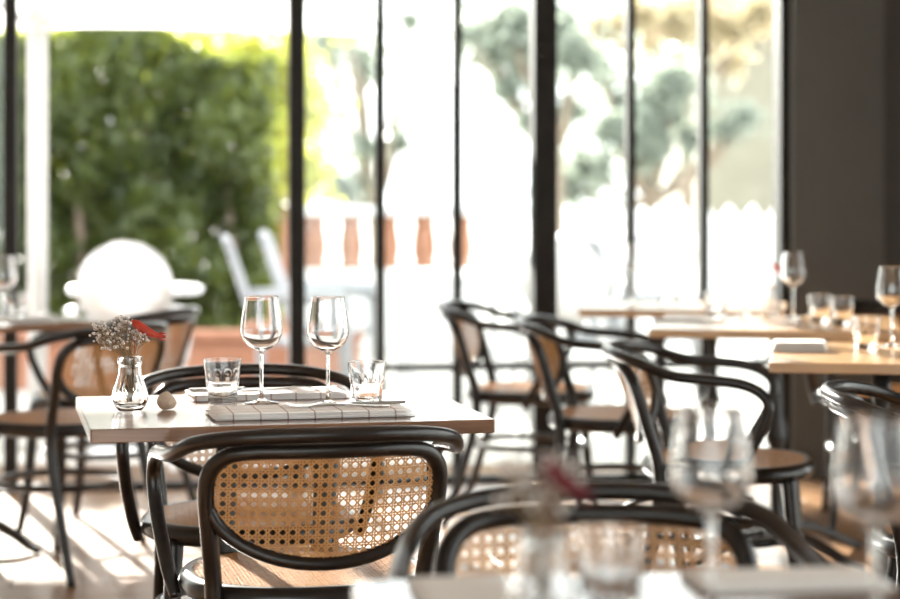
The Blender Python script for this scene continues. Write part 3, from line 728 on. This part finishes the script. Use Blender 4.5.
mb = MB(); mb.lathe([(0.05, 1.97), (0.075, 1.98), (0.075, 2.06), (0.05, 2.07)], 16); mb.build('runner', 'pale_metal', t)

# low terracotta planter wall at the foot of the hedge
t = thing('planter_wall', 'low terracotta coloured wall at the foot of the hedge', 'low wall', (-2.9, 12.9, TZ))
mb = MB(); mb.cbox((-2.2, -0.12, 0), (2.35, 0.12, 0.30), 0.015); mb.build('wall_body', 'terracotta', t)
mb = MB(); mb.cbox((-2.22, -0.16, 0.30), (2.38, 0.16, 0.35), 0.012); mb.build('coping', 'terracotta', t)

# terracotta balustrade with pillar
t = thing('balustrade', 'terracotta coloured balustrade at the edge of the terrace', 'balustrade', (0, 16.0, TZ))
prof = [(0.055, 0.60), (0.055, 0.63), (0.046, 0.65), (0.052, 0.70), (0.056, 0.75), (0.054, 0.81), (0.046, 0.90), (0.044, 0.95), (0.05, 0.98), (0.055, 1.0)]
mb = MB(); mb.cbox((-1.20, -0.1, 0), (0.25, 0.1, 0.60), 0.01); mb.build('plinth', 'white_plastic', t)
mb = MB(); mb.cbox((-1.20, -0.11, 1.0), (0.25, 0.11, 1.07), 0.015); mb.build('handrail', 'white_plastic', t)
mb = MB(); mb.lathe([(r*1.75, z) for r, z in prof], 14); bal = mb.mesh('baluster', 'terracotta')
for i in range(5):
    o = bpy.data.objects.new('baluster', bal); C.objects.link(o); o.parent = t; o.location = (-1.02 + i*0.275, 0, 0)
t = thing('pillar', 'orange terracotta pillar at the end of the balustrade beside the hedge', 'pillar', (-1.36, 16.0, TZ))
mb = MB(); mb.cbox((-0.15, -0.15, 0), (0.15, 0.15, 1.0), 0.015); mb.build('shaft', 'terracotta', t)
mb = MB(); mb.cbox((-0.19, -0.19, 1.0), (0.19, 0.19, 1.07), 0.015); mb.build('cap', 'terracotta', t)

# pale picket fence
t = thing('picket_fence', 'pale picket fence on the terrace beyond the steel windows', 'fence', (0, 14.5, TZ))
mb = MB(); mb.box((-0.06, -0.012, 0.1), (0.06, 0.012, 1.02)); mb.add([(-0.06, -0.012, 1.02), (0.06, -0.012, 1.02), (0.06, 0.012, 1.02), (-0.06, 0.012, 1.02), (0, -0.012, 1.09), (0, 0.012, 1.09)], [(0, 1, 4), (2, 3, 5), (1, 2, 5, 4), (3, 0, 4, 5)])
pk = mb.mesh('picket', 'white_plastic')
for i in range(16):
    o = bpy.data.objects.new('picket', pk); C.objects.link(o); o.parent = t; o.location = (0.95 + i*0.16, 0, 0)
for z in (0.3, 0.8):
    mb = MB(); mb.box((0.85, 0.012, z), (3.45, 0.05, z + 0.08)); mb.build('rail', 'white_plastic', t)
for x in (0.87, 2.1, 3.4):
    mb = MB(); mb.box((x - 0.04, 0.05, 0), (x + 0.04, 0.13, 1.0)); mb.build('fence_post', 'white_plastic', t)

# house far behind
t = thing('house', 'cream rendered house with tiled roof far beyond the fence', 'house', (4.6, 30, TZ))
mb = MB(); mb.box((-1.0, 0, 0), (5.0, 6, 3.4)); mb.build('wall', 'cream_render', t)
mb = MB(); mb.add([(-1.3, -0.3, 3.4), (5.3, -0.3, 3.4), (5.3, 6.3, 3.4), (-1.3, 6.3, 3.4), (-1.3, 3, 5.0), (5.3, 3, 5.0)], [(0, 1, 5, 4), (2, 3, 4, 5), (0, 4, 3), (1, 2, 5), (3, 2, 1, 0)]); mb.build('roof', 'roof_tile', t)
for x in (0.2, 2.4):
    mb = MB(); mb.box((x, -0.04, 1.0), (x + 0.9, 0.02, 2.3)); wdw = mb.build('window', 'white_plastic', t)
    mb = MB(); mb.box((x + 0.07, -0.05, 1.07), (x + 0.83, -0.04, 2.23)); mb.build('pane', 'black_steel', wdw)

# ------------------------------------------------------------------ greenery
def leaf_cloud(pts, size, rnd, droop=0.35, long=2.0):
    V = []; Fc = []
    for p in pts:
        a = rnd.uniform(0, 2*PI); b2 = rnd.uniform(-1, 0.5) - droop
        d = Vector((math.cos(a)*math.cos(b2), math.sin(a)*math.cos(b2), math.sin(b2)))
        sd = d.cross(Vector((rnd.uniform(-1, 1), rnd.uniform(-1, 1), rnd.uniform(-0.3, 1)))).normalized()
        s = size * rnd.uniform(0.6, 1.3); o = len(V)
        V += [p - d*s*0.5, p + sd*s/long/2 - d*s*0.05, p + d*s*0.5, p - sd*s/long/2 - d*s*0.05]; Fc.append((o, o+1, o+2, o+3))
    mb = MB(); mb.add(V, Fc, False); return mb
rnd = random.Random(5)
t = thing('hedge', 'tall dense green hedge at the edge of the terrace', 'hedge', (0, 0, TZ))
def hedge_top(x): return 2.22 + 0.10*math.sin(x*2.3 + 1) + 0.07*math.sin(x*5.1)
pts = []
while len(pts) < 34000:
    x = rnd.uniform(-5.2, -1.18); z = rnd.uniform(0.15, 2.6); top = hedge_top(x)
    if z > top: continue
    lump = 0.42*mnoise.noise(Vector((x*1.5, z*1.5, 3))) + 0.30*mnoise.noise(Vector((x*3.6, z*3.2, 7)))
    dy = abs(rnd.gauss(0, 0.17)); 
    if rnd.random() < 0.4: dy = rnd.uniform(0, 1.2)
    edge = max(0, (z - top + 0.35)) * 0.6 + max(0, (x + 1.5)) * 0.5
    pts.append(Vector((x, 13.72 + lump + edge + dy, z)))
o = leaf_cloud(pts, 0.13, rnd, 0.4, 2.4).build('foliage', 'hedge_leaf', t); tag(o, kind='stuff')
for i in range(8):
    x = -5.0 + i*0.5; mb = MB(); mb.tube(smooth_path([(x, 13.9, 0.05), (x + 0.08, 13.95, 0.9), (x - 0.05, 13.9, 1.9)], 4), [0.045 - 0.003*k for k in range(9)], 7); mb.build('stem', 'bark', t)

def shrub(loc, blobs, n, leaf, label, size=0.12, name='shrub', cat='shrub', seed=1, trunk=True, hollow=0.5):
    rnd = random.Random(seed); t = thing(name, label, cat, (loc[0], loc[1], TZ))
    base = Vector((loc[0], loc[1], TZ)); pts = []
    tot = sum(b_[3]**2 for b_ in blobs)
    for (x, y, z, r_) in blobs:
        for i in range(int(n*r_*r_/tot)):
            d = Vector((rnd.gauss(0, 1), rnd.gauss(0, 1), rnd.gauss(0, 1))).normalized() * r_ * abs(rnd.gauss(0, 0.85))
            pts.append(Vector((x, y, z)) + Vector((d.x, d.y*0.8, d.z*0.85)) - base)
    o = leaf_cloud(pts, size, rnd).build('foliage', leaf, t); tag(o, kind='stuff')
    if trunk:
        zs = min(b_[2] for b_ in blobs); top = Vector((0, 0, max(zs - TZ, 0.6)))
        mb = MB(); mb.tube(smooth_path([(0, 0, 0), (0.04, 0, top.z*0.5), top], 5), 0.09 if name == 'tree' else 0.04, 8); mb.build('trunk', 'bark', t)
        for (x, y, z, r_) in blobs:
            e = Vector((x, y, z)) - base; s0 = Vector((0, 0, top.z*0.85)); md = s0.lerp(e, 0.55) + Vector((0, 0, -0.12))
            mb = MB(); mb.tube(smooth_path([s0, md, e], 4), [0.045 if name == 'tree' else 0.02]*8 + [0.012], 6); mb.build('branch', 'bark', t)
def blobs_px(L_, Y):
    out = []
    for x, y, r_ in L_:
        q = atY(x, y, Y); out.append((q.x, Y + random.uniform(-0.5, 0.5), q.z, r_ * Y / F_PX))
    return out
shrub((-1.55, 17.6), blobs_px([(275, 70, 40), (262, 130, 38), (285, 170, 32), (305, 175, 24), (240, 60, 30), (300, 110, 26)], 17.6), 4200, 'shrub_leaf', 'yellow green leafy shrub behind the orange pillar', 0.13, seed=4)
shrub((-5.4, 19), blobs_px([(90, 60, 60), (150, 55, 45), (30, 90, 60), (210, 60, 40)], 19), 4200, 'shrub_leaf', 'yellow green shrub showing over the top of the hedge', 0.14, seed=6)
shrub((-0.75, 21.0), blobs_px([(330, 45, 26), (350, 30, 20), (318, 95, 16), (395, 142, 20), (368, 148, 14), (340, 190, 26), (312, 160, 22), (360, 60, 26), (320, 15, 24), (410, 20, 14)], 21), 2900, 'tree_leaf', 'sparse grey green tree beyond the balustrade', 0.13, 'tree', 'tree', 8)
shrub((0.95, 20.0), blobs_px([(480, 15, 24), (512, 30, 30), (488, 52, 20), (528, 62, 18), (505, 92, 15), (530, 125, 14), (470, 35, 14), (555, 20, 26), (575, 60, 24), (570, 110, 18)], 20), 3600, 'tree_leaf', 'grey green tree whose branches hang beside the broad window post', 0.14, 'tree', 'tree', 9)
shrub((2.05, 21.5), blobs_px([(660, 110, 34), (640, 145, 24), (675, 80, 24), (610, 130, 22), (590, 165, 26), (570, 185, 22), (618, 100, 15), (655, 150, 18), (722, 130, 14), (600, 70, 18), (690, 140, 14), (745, 120, 14)], 21.5), 4600, 'tree_leaf', 'denser grey green tree between the thin mullions', 0.14, 'tree', 'tree', 10)
shrub((2.7, 24.5), blobs_px([(605, 25, 22), (640, 20, 30), (672, 28, 30), (690, 10, 26), (720, 28, 26), (735, 60, 18), (590, 55, 14), (755, 15, 26), (660, 50, 16)], 24.5), 2600, 'autumn_leaf', 'tree with pale golden leaves high behind the windows', 0.15, 'tree', 'tree', 12)
